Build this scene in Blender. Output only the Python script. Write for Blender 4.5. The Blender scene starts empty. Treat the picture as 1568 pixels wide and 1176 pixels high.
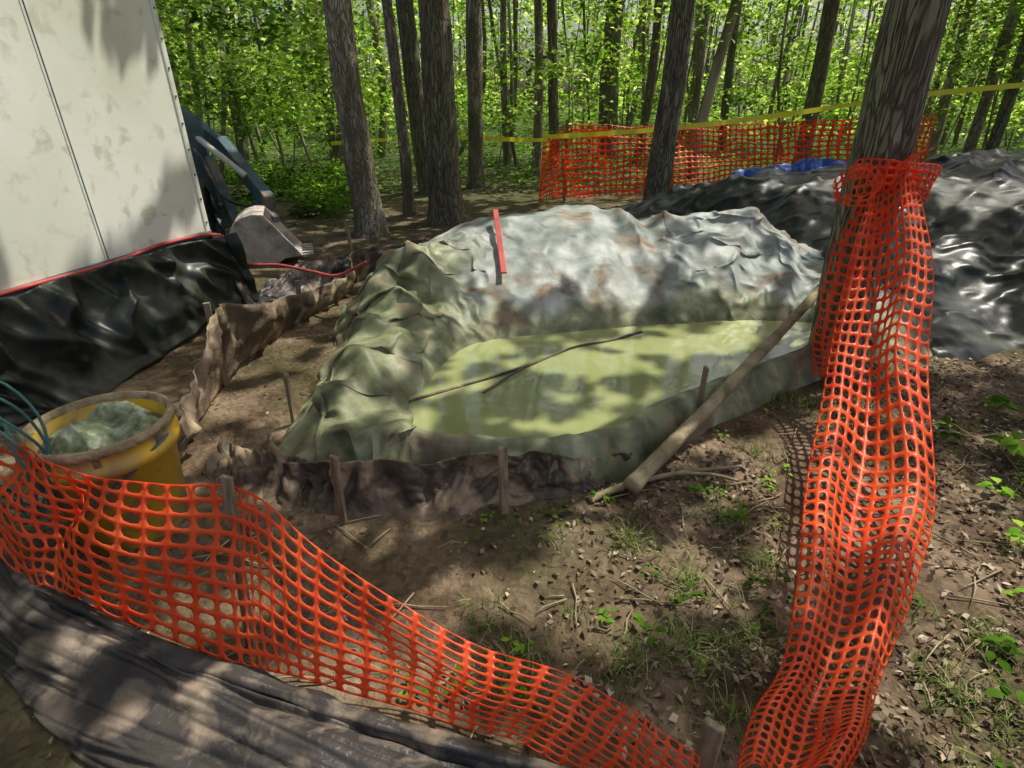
import bpy, math, random
import numpy as np
from mathutils import Vector, noise, Quaternion
from mathutils.bvhtree import BVHTree
random.seed(7); rng=np.random.default_rng(7)
SC=bpy.context.scene
# ------------------------------------------------------------------ basics
def smooth(me): me.polygons.foreach_set('use_smooth',[True]*len(me.polygons))
def link(me,name,mat=None,parent=None,sm=True):
    if sm: smooth(me)
    o=bpy.data.objects.new(name,me); SC.collection.objects.link(o)
    if mat:
        for m in (mat if isinstance(mat,(list,tuple)) else [mat]): me.materials.append(m)
    if parent: o.parent=parent
    return o
def mk(name,V,F,mat=None,parent=None,sm=True):
    me=bpy.data.meshes.new(name); me.from_pydata([tuple(v) for v in V],[],F); me.update()
    return link(me,name,mat,parent,sm)
def empty(name,loc=(0,0,0)):
    e=bpy.data.objects.new(name,None); SC.collection.objects.link(e); e.empty_display_size=.1
    return e
def n3(x,y,z=0): return noise.noise(Vector((x,y,z)))
def fbm(x,y,z=0,o=3):
    a=1;f=1;s=0
    for _ in range(o): s+=a*n3(x*f,y*f,z*f+_*7.3); a*=.5; f*=2.1
    return s
def sstep(a,b,x):
    t=max(0,min(1,(x-a)/(b-a))); return t*t*(3-2*t)
def ridge(x,y,z=0): return 1-2*abs(n3(x,y,z))
def sharp(x,y,z=0,k=2.6): return (1-min(1,k*abs(n3(x,y,z))))**1.5
def folds(x,y,z=0):
    wx=n3(x*.6+3,y*.6,z)*1.1; wy=n3(x*.6,y*.6+9,z)*1.1
    return .6*sharp((x+wx)*1.0,(y+wy)*.55,z)+.4*sharp((x*.6+y*.8+wy)*1.5,(y*.6-x*.8+wx)*.7,z+5)+.22*sharp((x+wy)*3.1,(y-wx)*2.0,z+9)+.1*sharp(x*6,y*5,z+2)
def cat(P,n,closed=False):
    P=[Vector(p) for p in P]; N=len(P); out=[]
    segs=N if closed else N-1
    for k in range(n if closed else n+1):
        t=k/n*segs; i=min(int(t),segs-1); u=t-i
        g=lambda j:P[j%N] if closed else P[max(0,min(N-1,j))]
        a,b,c,d=g(i-1),g(i),g(i+1),g(i+2)
        out.append(.5*((2*b)+(c-a)*u+(2*a-5*b+4*c-d)*u*u+(3*b-a-3*c+d)*u**3))
    return out
# ------------------------------------------------------------------ materials
def M(name,stops,scale=5,detail=8,rough=.7,bump=.3,bscale=30,stretch=(1,1,1),spec=.4,stops2=None,scale2=2,thr=(.45,.6),dist=.02,rough2=None,island=False,trans=0,bdetail=6,crack=0,ridged=0,simple=False,rdist=.05,rstr=.5,attr=None,shade_clump=0,crackcol=(.11,.09,.065)):
    m=bpy.data.materials.new(name); m.use_nodes=True; nt=m.node_tree; N=nt.nodes; Lk=nt.links
    b=N['Principled BSDF']; b.inputs['Roughness'].default_value=rough; b.inputs['Specular IOR Level'].default_value=spec
    tc=N.new('ShaderNodeTexCoord'); mp=N.new('ShaderNodeMapping'); mp.inputs['Scale'].default_value=stretch
    Lk.new(tc.outputs['Object'],mp.inputs[0])
    def nz(sc,d,w=0,ty=None):
        t=N.new('ShaderNodeTexNoise')
        if ty: t.noise_type=ty
        t.inputs['Scale'].default_value=sc; t.inputs['Detail'].default_value=d; t.inputs['Distortion'].default_value=w
        Lk.new(mp.outputs[0],t.inputs['Vector']); return t.outputs['Fac']
    def ramp(f,st):
        r=N.new('ShaderNodeValToRGB'); e=r.color_ramp.elements
        while len(e)<len(st): e.new(.5)
        for i,(p,cc) in enumerate(st): e[i].position=p; e[i].color=(*cc,1)
        Lk.new(f,r.inputs[0]); return r.outputs[0]
    def mix(f,a,c,bt='MIX'):
        mx=N.new('ShaderNodeMix'); mx.data_type='RGBA'; mx.blend_type=bt
        for s,v in ((0,f),(6,a),(7,c)):
            if isinstance(v,(int,float)): mx.inputs[s].default_value=v
            elif isinstance(v,tuple): mx.inputs[s].default_value=(*v,1)
            else: Lk.new(v,mx.inputs[s])
        return mx.outputs[2]
    if island:
        g=N.new('ShaderNodeNewGeometry'); col=ramp(g.outputs['Random Per Island'],stops)
    else: col=ramp(nz(scale,detail,.3),stops)
    if shade_clump:  # sun and shade depth of foliage painted into the colour by noise
        r=ramp(nz(shade_clump,3,.5),[(.36,(.22,.28,.25)),(.5,(.8,.85,.7)),(.62,(1.5,1.45,1.2))]); col=mix(1.0,col,r,'MULTIPLY')
    if attr:
        at=N.new('ShaderNodeAttribute'); at.attribute_name=attr[0]; col=mix(at.outputs['Fac'],col,ramp(nz(attr[2],8,.3),attr[1]))
    if stops2:
        f=nz(scale2,6,.5); c2=ramp(nz(scale*2.3,6),stops2)
        mr=N.new('ShaderNodeMapRange'); mr.inputs[1].default_value=thr[0]; mr.inputs[2].default_value=thr[1]; Lk.new(f,mr.inputs[0])
        col=mix(mr.outputs[0],col,c2)
        if rough2 is not None:
            r2=N.new('ShaderNodeMapRange'); r2.inputs[3].default_value=rough; r2.inputs[4].default_value=rough2; Lk.new(mr.outputs[0],r2.inputs[0]); Lk.new(r2.outputs[0],b.inputs['Roughness'])
    height=None
    if crack:
        ad=N.new('ShaderNodeVectorMath'); ad.operation='MULTIPLY_ADD'; tn=N.new('ShaderNodeTexNoise'); tn.inputs['Scale'].default_value=11; Lk.new(mp.outputs[0],tn.inputs['Vector'])
        Lk.new(tn.outputs['Color'],ad.inputs[0]); ad.inputs[1].default_value=(.13,.13,.13); Lk.new(mp.outputs[0],ad.inputs[2])
        vo=N.new('ShaderNodeTexVoronoi'); vo.feature='DISTANCE_TO_EDGE'; vo.inputs['Scale'].default_value=crack; Lk.new(ad.outputs[0],vo.inputs['Vector'])
        mr=N.new('ShaderNodeMapRange'); mr.inputs[1].default_value=0; mr.inputs[2].default_value=.16; Lk.new(vo.outputs['Distance'],mr.inputs[0]); height=mr.outputs[0]
        col=mix(height,crackcol,col)
    if simple:
        N.remove(b); d=N.new('ShaderNodeBsdfDiffuse'); Lk.new(col,d.inputs[0]); out=d.outputs[0]
    else:
        Lk.new(col,b.inputs['Base Color']); out=b.outputs[0]
        nrm=None
        if bump:
            bp=N.new('ShaderNodeBump'); bp.inputs['Strength'].default_value=bump; bp.inputs['Distance'].default_value=dist
            Lk.new(nz(bscale,bdetail,.4),bp.inputs['Height']); nrm=bp.outputs[0]
        for h,st,ds in ((height,.8,.02),(nz(ridged,4,.6,'RIDGED_MULTIFRACTAL') if ridged else None,rstr,rdist)):
            if h is None: continue
            b2=N.new('ShaderNodeBump'); b2.inputs['Strength'].default_value=st; b2.inputs['Distance'].default_value=ds; Lk.new(h,b2.inputs['Height'])
            if nrm: Lk.new(nrm,b2.inputs['Normal'])
            nrm=b2.outputs[0]
        if nrm: Lk.new(nrm,b.inputs['Normal'])
    if trans:
        tr=N.new('ShaderNodeBsdfTranslucent'); Lk.new(col,tr.inputs[0]); ms=N.new('ShaderNodeMixShader'); ms.inputs[0].default_value=trans
        Lk.new(out,ms.inputs[1]); Lk.new(tr.outputs[0],ms.inputs[2]); out=ms.outputs[0]
    Lk.new(out,N['Material Output'].inputs[0])
    return m
m_leaf=M('leaf_green',[(0,(.11,.24,.025)),(.4,(.25,.45,.045)),(.8,(.48,.66,.11)),(1,(.74,.82,.38))],island=True,trans=.62,simple=True,shade_clump=.55)
m_leafd=M('shade_canopy_leaf',[(0,(.07,.14,.02)),(1,(.16,.28,.05))],island=True,trans=.35,simple=True)
m_plant=M('leaf_plant',[(0,(.08,.20,.02)),(1,(.28,.48,.06))],island=True,trans=.4,simple=True,shade_clump=1.1)
m_litter=M('dead_leaf',[(0,(.07,.045,.03)),(.45,(.16,.115,.07)),(.8,(.30,.23,.15)),(1,(.52,.44,.32))],island=True,simple=True)
m_grass=M('grass_blade',[(0,(.10,.17,.03)),(.6,(.20,.29,.07)),(1,(.5,.46,.24))],island=True,trans=.3,simple=True)
m_bark=M('bark',[(.3,(.14,.115,.085)),(.5,(.25,.21,.155)),(.7,(.40,.35,.265))],scale=18,stretch=(1,1,.13),bump=1,bscale=50,dist=.02,rough=.9,spec=.15,crack=34,stops2=[(.3,(.15,.17,.08)),(.7,(.32,.33,.2))],scale2=3.5,thr=(.46,.66))
m_barkp=M('bark_pale',[(.3,(.22,.185,.13)),(.5,(.38,.33,.245)),(.7,(.55,.50,.40))],scale=12,stretch=(1,1,.25),bump=.8,bscale=40,dist=.015,rough=.9,spec=.15,crack=30,crackcol=(.18,.15,.11),stops2=[(.3,(.15,.15,.08)),(.7,(.25,.24,.15))],scale2=4,thr=(.5,.6))
m_barkd=M('bark_distant',[(.3,(.09,.08,.05)),(.5,(.2,.18,.12)),(.7,(.42,.39,.30))],scale=2.5,stretch=(1,1,.3),bump=0,simple=True)
m_liner=M('liner_fabric',[(.25,(.13,.155,.135)),(.42,(.23,.265,.235)),(.56,(.36,.39,.355)),(.74,(.58,.60,.56))],scale=4.2,detail=14,rough=.52,spec=.35,bump=.4,bscale=45,dist=.006,ridged=6,rdist=.03,rstr=.8,attr=('green',[(.25,(.045,.05,.024)),(.42,(.13,.145,.07)),(.56,(.24,.26,.14)),(.74,(.44,.47,.30))],5.5),stops2=[(.3,(.13,.095,.06)),(.7,(.32,.245,.16))],scale2=3.4,thr=(.53,.66),rough2=.85)
m_silt=M('silt_fabric',[(.3,(.06,.045,.03)),(.6,(.15,.11,.072)),(.8,(.25,.19,.125))],scale=5,rough=.55,bump=.4,bscale=25,dist=.02,ridged=4,rdist=.03,stops2=[(.3,(.28,.21,.13)),(.7,(.50,.38,.24))],scale2=5.2,thr=(.52,.62),rough2=.9)
m_fg=M('fabric_dark',[(.3,(.018,.017,.016)),(.6,(.055,.048,.042)),(.85,(.15,.12,.095))],scale=5,rough=.40,bump=.5,bscale=40,dist=.01,ridged=4,rdist=.03,rstr=.4,stops2=[(.3,(.16,.12,.08)),(.7,(.36,.29,.21))],scale2=7,thr=(.50,.68),rough2=.9)
m_black=M('black_plastic',[(.3,(.009,.012,.009)),(.7,(.03,.037,.027))],scale=3,rough=.36,bump=.3,bscale=12,dist=.01,ridged=5,rdist=.025,spec=.32,stops2=[(.3,(.045,.05,.034)),(.7,(.13,.13,.095))],scale2=2.2,thr=(.50,.70),rough2=.7)
m_orange=M('orange_mesh_plastic',[(.3,(.92,.10,.022)),(.7,(1.0,.21,.055))],scale=6,rough=.4,bump=0,trans=.5,spec=.5)
m_wood=M('stake_wood',[(.3,(.15,.11,.065)),(.7,(.40,.31,.20))],scale=8,stretch=(6,6,1),rough=.85,bump=.5,bscale=20)
m_log=M('log_bark',[(.3,(.15,.125,.06)),(.5,(.28,.235,.13)),(.75,(.42,.36,.22))],scale=9,rough=.85,bump=.8,bscale=40,dist=.01)
m_logend=M('log_end',[(.3,(.3,.22,.12)),(.7,(.5,.4,.25))],scale=20,rough=.8)
m_white=M('trailer_paint',[(.3,(.66,.68,.54)),(.6,(.82,.83,.72)),(.8,(.85,.85,.78))],scale=1.2,rough=.34,bump=.08,bscale=3,stops2=[(.3,(.52,.51,.40)),(.7,(.70,.69,.56))],scale2=9,thr=(.55,.68),rough2=.7)
m_steel=M('machine_steel',[(.3,(.03,.07,.08)),(.7,(.10,.17,.19))],scale=5,rough=.5,bump=.3,stops2=[(.3,(.2,.15,.11)),(.7,(.3,.24,.18))],scale2=3,thr=(.55,.65),rough2=.9)
m_rust=M('bucket_steel',[(.3,(.22,.18,.15)),(.5,(.46,.41,.35)),(.75,(.66,.61,.53))],scale=7,rough=.75,bump=.6)
m_yel=M('yellow_plastic',[(.3,(.70,.40,.02)),(.7,(.85,.58,.06))],scale=3,rough=.4,bump=.1,stops2=[(.3,(.24,.16,.07)),(.7,(.46,.34,.17))],scale2=5,thr=(.47,.62),rough2=.9)
m_mud=M('mud',[(.3,(.20,.15,.08)),(.55,(.40,.31,.18)),(.8,(.6,.48,.27))],scale=14,rough=.8,bump=.9)
m_rag=M('rag_cloth',[(.3,(.10,.12,.06)),(.5,(.24,.28,.16)),(.7,(.5,.56,.40))],scale=18,rough=.9,bump=.6)
m_red=M('red_rubber',[(.3,(.36,.05,.04)),(.7,(.55,.10,.08))],scale=8,rough=.5,bump=.1)
m_tape=M('yellow_tape',[(.3,(.8,.75,.03)),(.7,(.9,.85,.06))],scale=4,rough=.4,bump=0,trans=.3)
m_wire=M('wire_green',[(.3,(.05,.15,.13)),(.7,(.1,.25,.2))],scale=4,rough=.5,bump=0)
m_blue=M('blue_plastic',[(.3,(.03,.07,.30)),(.7,(.06,.16,.5))],scale=4,rough=.4,bump=0)
def ground_mat():
    m=M('forest_soil',[(.28,(.06,.042,.026)),(.45,(.13,.095,.061)),(.6,(.21,.16,.108)),(.8,(.34,.275,.195))],scale=3.5,detail=12,rough=.95,bump=1,bscale=22,dist=.03,stops2=[(.3,(.055,.05,.024)),(.7,(.12,.105,.055))],scale2=.8,thr=(.46,.6),bdetail=12,spec=.15)
    nt=m.node_tree;N=nt.nodes;L=nt.links;b=N['Principled BSDF']; src=b.inputs['Base Color'].links[0].from_socket
    tc=N.new('ShaderNodeTexCoord'); v=N.new('ShaderNodeTexVoronoi'); v.inputs['Scale'].default_value=42; L.new(tc.outputs['Object'],v.inputs['Vector'])
    r=N.new('ShaderNodeValToRGB'); r.color_ramp.elements[0].color=(.4,.37,.35,1); r.color_ramp.elements[1].color=(1.6,1.5,1.4,1); L.new(v.outputs['Color'],r.inputs[0])
    mx=N.new('ShaderNodeMix'); mx.data_type='RGBA'; mx.blend_type='MULTIPLY'; mx.inputs[0].default_value=.6; L.new(src,mx.inputs[6]); L.new(r.outputs[0],mx.inputs[7])
    sp=N.new('ShaderNodeSeparateXYZ'); L.new(tc.outputs['Object'],sp.inputs[0]); mr=N.new('ShaderNodeMapRange'); mr.inputs[1].default_value=7; mr.inputs[2].default_value=14; L.new(sp.outputs['Y'],mr.inputs[0])
    m2=N.new('ShaderNodeMix'); m2.data_type='RGBA'; L.new(mr.outputs[0],m2.inputs[0]); L.new(mx.outputs[2],m2.inputs[6]); m2.inputs[7].default_value=(.07,.10,.03,1)
    L.new(m2.outputs[2],b.inputs['Base Color'])
    return m
m_ground=ground_mat()
m_water=M('murky_water',[(.35,(.24,.28,.10)),(.65,(.36,.385,.17))],scale=1.4,rough=.06,bump=.12,bscale=7,dist=.015,spec=.75,detail=4,bdetail=2)
# ------------------------------------------------------------------ generic builders
def tube(pts,rad,seg=8,rough=0,cap=True):
    pts=[Vector(p) for p in pts]; n=len(pts); V=[];F=[]
    up=Vector((0,0,1)); prev=None
    for i,p in enumerate(pts):
        d=(pts[min(i+1,n-1)]-pts[max(i-1,0)]).normalized()
        if prev is None:
            a=d.cross(up if abs(d.z)<.9 else Vector((1,0,0))).normalized()
        else: a=(prev-d*prev.dot(d)).normalized()
        prev=a; b=d.cross(a); r=rad[i] if hasattr(rad,'__len__') else rad
        for k in range(seg):
            t=2*math.pi*k/seg; rr=r
            if rough: rr*=1+rough*n3(math.cos(t)*1.3+p.x*3,math.sin(t)*1.3+p.y*3,p.z*1.5)
            V.append(p+(a*math.cos(t)+b*math.sin(t))*rr)
    for i in range(n-1):
        for k in range(seg): F.append((i*seg+k,i*seg+(k+1)%seg,(i+1)*seg+(k+1)%seg,(i+1)*seg+k))
    if cap: F.append(tuple(range(seg-1,-1,-1))); F.append(tuple((n-1)*seg+k for k in range(seg)))
    return V,F
def join(parts):
    V=[];F=[]
    for v,f in parts:
        o=len(V); V+=list(v); F+=[tuple(i+o for i in q) for q in f]
    return V,F
def box(cx,cy,cz,sx,sy,sz,q=None,piv=None):
    V=[Vector((cx+dx*sx/2,cy+dy*sy/2,cz+dz*sz/2)) for dx in(-1,1) for dy in(-1,1) for dz in(-1,1)]
    if q: V=[q@v+Vector(piv) for v in V]
    return V,[(0,1,3,2),(4,6,7,5),(0,4,5,1),(2,3,7,6),(0,2,6,4),(1,5,7,3)]
def bev(o,w,seg=2):
    md=o.modifiers.new('bevel','BEVEL'); md.width=w; md.segments=seg; md.limit_method='ANGLE'
def ribbon(name,top,bot,nu,nv,amp,freq,mat,parent=None,seed=0,belly=0,thick=.004,mode='fold'):
    T=cat(top,nu); B=cat(bot,nu); V=[];F=[]
    s=0
    for i in range(nu+1):
        if i: s+=(T[i]-T[i-1]).length
        tan=(T[min(i+1,nu)]-T[max(i-1,0)])
        for j in range(nv+1):
            v=j/nv; p=T[i].lerp(B[i],v)
            nrm=tan.cross(B[i]-T[i]).normalized()
            h=(B[i]-T[i]).length
            w=math.sin(math.pi*min(1,v*1.0+.12))
            if mode=='drape': d=amp*(1.3*sharp(s*freq+seed+.5*n3(v*2,s),v*.8,seed)+.7*sharp(s*freq*1.7+v*2.2,v*1.5,seed+3)+.5*n3(s*freq,v*2,seed))*(.45+w)
            elif mode=='along': 
                vv=v*h*freq+.7*n3(s*1.1,v*1.5,seed)
                d=amp*(1.0*sharp(vv,s*.5,seed,2.0)+.6*sharp(vv*1.9+s*.6,s*.9,seed+4,2.2)+.3*sharp(vv*4,s*2.2,seed+8)+.8*n3(s*1.3,v*2,seed+2))
            else: d=amp*(folds(s*freq+seed,v*h*freq*.8+seed*2,seed)*1.6-.3)*(.35+w)
            d+=belly*math.sin(math.pi*v)
            p=p+nrm*d+Vector((0,0,amp*.5*n3(s*freq,seed,v)))
            V.append(p)
    for i in range(nu):
        for j in range(nv): a=i*(nv+1)+j; F.append((a,a+1,a+nv+2,a+nv+1))
    o=mk(name,V,F,mat,parent)
    md=o.modifiers.new('th','SOLIDIFY'); md.thickness=thick
    return o
def net(name,P,nu,nv,a,b,mat,thick=.002,parent=None,pw=.75):
    V=[];F=[];D={}
    def vid(u2,v2):
        k=(u2,v2)
        if k not in D: D[k]=len(V); V.append(P(u2/(2*nu),v2/(2*nv)))
        return D[k]
    for i in range(nu):
        for j in range(nv):
            O=[vid(2*i+x,2*j+y) for x,y in((2,1),(2,2),(1,2),(0,2),(0,1),(0,0),(1,0),(2,0))]
            I=[]
            for k in range(8):
                t=k*math.pi/4; cx=math.copysign(abs(math.cos(t))**pw,math.cos(t)); sy=math.copysign(abs(math.sin(t))**pw,math.sin(t))
                I.append(len(V)); V.append(P((i+.5+a*cx)/nu,(j+.5+b*sy)/nv))
            for k in range(8): F.append((O[k],O[(k+1)%8],I[(k+1)%8],I[k]))
    o=mk(name,V,F,mat,parent)
    md=o.modifiers.new('th','SOLIDIFY'); md.thickness=thick
    return o
def leaves(name,C,L,W,k,mat,parent=None,up=1.0):
    n=len(C); C=np.asarray(C,float); L=np.broadcast_to(L,(n,)); W=np.broadcast_to(W,(n,))
    nr=np.stack([rng.normal(0,k,n),rng.normal(0,k,n),np.full(n,up)],1); nr/=np.linalg.norm(nr,axis=1)[:,None]
    a=rng.uniform(0,2*math.pi,n); d=np.stack([np.cos(a),np.sin(a),np.zeros(n)],1)
    d-=nr*(d*nr).sum(1)[:,None]; d/=np.linalg.norm(d,axis=1)[:,None]+1e-9
    s=np.cross(nr,d)
    v=np.empty((n,4,3)); v[:,0]=C-d*L[:,None]*.5; v[:,1]=C+s*W[:,None]*.5+nr*L[:,None]*.06; v[:,2]=C+d*L[:,None]*.5-nr*L[:,None]*.08; v[:,3]=C-s*W[:,None]*.5+nr*L[:,None]*.06
    me=bpy.data.meshes.new(name); me.vertices.add(n*4); me.vertices.foreach_set('co',v.ravel())
    me.loops.add(n*4); me.loops.foreach_set('vertex_index',np.arange(n*4,dtype=np.int32))
    me.polygons.add(n); me.polygons.foreach_set('loop_start',np.arange(0,n*4,4,dtype=np.int32)); me.polygons.foreach_set('loop_total',np.full(n,4,dtype=np.int32))
    me.update(calc_edges=True)
    return link(me,name,mat,parent,sm=False)
# position-based cloth relaxed over a height field: surplus fabric buckles into real creases
def drape(x0,x1,y0,y1,sp,Hf,ex,iters=420,seed=1,g=.0006,aniso=(1,1)):
    nx=int((x1-x0)/sp)+1; ny=int((y1-y0)/sp)+1
    hs=sp*.8; hx=int((x1-x0)/hs)+2; hy=int((y1-y0)/hs)+2
    HG=np.array([[Hf(x0+i*hs,y0+j*hs) for j in range(hy)] for i in range(hx)])
    def look(X,Y):
        u=np.clip((X-x0)/hs,0,hx-1.001); v=np.clip((Y-y0)/hs,0,hy-1.001); i=u.astype(int); j=v.astype(int); fu=u-i; fv=v-j
        return HG[i,j]*(1-fu)*(1-fv)+HG[i+1,j]*fu*(1-fv)+HG[i,j+1]*(1-fu)*fv+HG[i+1,j+1]*fu*fv
    X,Y=np.meshgrid(np.linspace(x0,x1,nx),np.linspace(y0,y1,ny),indexing='ij')
    Z=look(X,Y); P=np.stack([X,Y,Z],2)
    E=np.array([[ex(x0+(x1-x0)*i/(nx-1),y0+(y1-y0)*j/(ny-1)) for j in range(ny)] for i in range(nx)])
    sets=[]
    for a,b,k,mode,an in ((1,0,1,0,aniso[0]),(0,1,1,0,aniso[1]),(1,1,.2,0,1),(1,-1,.2,0,1),(2,0,.04,1,aniso[0]),(0,2,.04,1,aniso[1])):
        if b>=0: A=(slice(0,nx-a),slice(0,ny-b)); B=(slice(a,nx),slice(b,ny))
        else: A=(slice(0,nx-a),slice(-b,ny)); B=(slice(a,nx),slice(0,ny+b))
        L=np.linalg.norm(P[B]-P[A],axis=2)*(1+E[A]*an)*(1 if mode==0 else .95)
        sets.append((A,B,L,k,mode))
    nz_=np.array([[n3(i*sp*3.5,j*sp*3.5,seed)+.8*n3(i*sp*8,j*sp*8,seed+3)+.5*n3(i*sp*16,j*sp*16,seed+6) for j in range(ny)] for i in range(nx)])
    P[...,2]+=.010+.07*np.maximum(0,nz_+.15)*np.clip(E*9,0,1)
    Q=P.copy(); fixed=np.zeros((nx,ny),bool); fixed[0]=fixed[-1]=True; fixed[:,0]=fixed[:,-1]=True; F0=P.copy()
    for it in range(iters):
        Vv=(P-Q)*.92; np.clip(Vv,-.01,.01,out=Vv); Q=P.copy(); P=P+Vv; P[...,2]-=g
        for A,B,L,k,mode in sets:
            D=P[B]-P[A]; l=np.sqrt((D*D).sum(2))+1e-9; df=(l-L)/l
            if mode: df=np.minimum(df,0)
            c=D*(df*k*.5)[...,None]*.6
            P[A]+=c; P[B]-=c
        h=look(P[...,0],P[...,1])+.004; hit=P[...,2]<h
        P[...,2]=np.where(hit,h,P[...,2])
        for k_ in (0,1): P[...,k_]=np.where(hit,P[...,k_]*.6+Q[...,k_]*.4,P[...,k_])
        P[fixed]=F0[fixed]
    return P,nx,ny,look
def grid_mesh(name,P,nx,ny,keep,mat,attr=None,sub=1):
    idx=-np.ones((nx,ny),int); F=[]
    kf=keep[:-1,:-1]&keep[1:,:-1]&keep[:-1,1:]&keep[1:,1:]
    used=np.zeros((nx,ny),bool); used[:-1,:-1]|=kf; used[1:,:-1]|=kf; used[:-1,1:]|=kf; used[1:,1:]|=kf
    idx[used]=np.arange(used.sum()); V=P[used]
    for i,j in zip(*np.nonzero(kf)): F.append((int(idx[i,j]),int(idx[i+1,j]),int(idx[i+1,j+1]),int(idx[i,j+1])))
    o=mk(name,V,F,mat)
    if attr is not None:
        at=o.data.attributes.new('green','FLOAT','POINT'); at.data.foreach_set('value',np.array([attr(*v) for v in V],dtype=np.float32))
    if sub: md=o.modifiers.new('sub','SUBSURF'); md.levels=sub; md.render_levels=sub
    return o
# ------------------------------------------------------------------ camera, light
cam=bpy.data.cameras.new('camera'); co=bpy.data.objects.new('camera',cam); SC.collection.objects.link(co); SC.camera=co
cam.lens=19.515; cam.sensor_width=36; cam.clip_start=.02; cam.clip_end=500
co.location=(0,0,1.5); co.rotation_euler=(math.radians(63),0,0)
S=Vector((.40,.28,.87)).normalized()
sl=bpy.data.lights.new('sun','SUN'); sl.energy=5; sl.angle=math.radians(.55); sl.color=(1,.95,.86)
so=bpy.data.objects.new('sun',sl); SC.collection.objects.link(so); so.rotation_euler=S.to_track_quat('Z','Y').to_euler(); so.location=(3,4,12)
w=bpy.data.worlds.new('World'); SC.world=w; w.use_nodes=True; nt=w.node_tree; bg=nt.nodes['Background']; bg.inputs[1].default_value=.15
sk=nt.nodes.new('ShaderNodeTexSky'); sk.sky_type='NISHITA'; sk.sun_disc=False; sk.sun_elevation=math.asin(S.z); sk.sun_rotation=math.atan2(S.x,S.y); sk.dust_density=6; sk.ozone_density=.4; nt.links.new(sk.outputs[0],bg.inputs[0])
SC.view_settings.view_transform='Standard'; SC.view_settings.look='None'; SC.view_settings.exposure=0
# ------------------------------------------------------------------ ground
def gz(x,y):
    h=.035*fbm(x*.9,y*.9,2,3)+.012*fbm(x*5,y*5,4,2)
    if y>8: h+=min(.6,(y-8)*.03)+.1*n3(x*.2,y*.2,1)*min(1,(y-8)/5)
    if -.9<x<2.2 and 1.9<y<4: h-=.12*sstep(.0,.3,min(x+.6,2.2-x,y-2.3-max(0,x-.3)*.62,3.8-y)*1.0)
    return h
ng=260; V=[];F=[]
def mp(t,lo,hi,c0,k=3.2):
    s=t*2-1; r=math.copysign((math.exp(k*abs(s))-1)/(math.exp(k)-1),s); return c0+r*((hi-c0) if r>0 else (c0-lo))
for i in range(ng+1):
    for j in range(ng+1):
        x=mp(i/ng,-150,150,0,4.6); y=mp(j/ng,-60,200,2.5,4.8); V.append((x,y,gz(x,y) if -40<x<40 and y<60 else .5*(y>8)))
for i in range(ng):
    for j in range(ng): a=i*(ng+1)+j; F.append((a,a+ng+1,a+ng+2,a+1))
mk('ground',V,F,m_ground)
# ------------------------------------------------------------------ pit liner + water
IN=[(-.43,2.12),(-.01,2.08),(.35,2.12),(.72,2.42),(1.19,2.74),(1.87,3.21),(2.22,3.5),(1.65,3.63),(.96,3.54),(.28,3.38),(-.18,3.25),(-.37,3.02),(-.47,2.67),(-.54,2.47),(-.50,2.29)]
CR=[(-.49,2.03,.20),(-.02,2.02,.215),(.37,2.06,.20),(.75,2.365,.175),(1.22,2.685,.17),(1.90,3.15,.17),(2.55,3.7,.28),(2.06,4.5,.50),(1.06,4.75,.60),(.43,4.9,.68),(-.35,4.6,.56),(-.79,3.9,.36),(-.8,3.15,.29),(-.84,2.65,.23),(-.75,2.2,.15)]
OU=[(-.56,1.93),(-.02,1.955),(.39,2.0),(.79,2.30),(1.26,2.62),(1.95,3.08),(3.1,3.6),(2.6,6),(1.2,6.2),(.4,6.3),(-.7,5.6),(-1.4,4.5),(-1.18,3.3),(-1.18,2.7),(-1.10,2.12)]
SEG=[(-1.3,4.3,-.25,3.45,.09,.13),(-1.2,3.9,-.45,3.1,.08,.11),(-1.15,3.35,-.52,2.75,.08,.10),(-1.12,2.9,-.55,2.4,.07,.09),(-1.02,2.5,-.5,2.15,.06,.07),(-.9,4.3,-.35,3.2,.07,.10),
 (.85,5.0,1.06,3.62,.09,.10),(1.22,4.9,1.12,3.62,.10,.08),(1.95,4.6,1.45,3.75,.09,.09),(1.25,4.1,2.2,4.3,.09,.09),(1.35,4.5,2.3,4.6,.08,.09),(-1.0,3.6,-.2,4.3,.09,.10)]
nA=420; nR=80
ci=cat([(x,y,.15) for x,y in IN],nA,True); cc=cat(CR,nA,True); cu=cat([(x,y,-.03) for x,y in OU],nA,True)
V=[];F=[]
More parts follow.
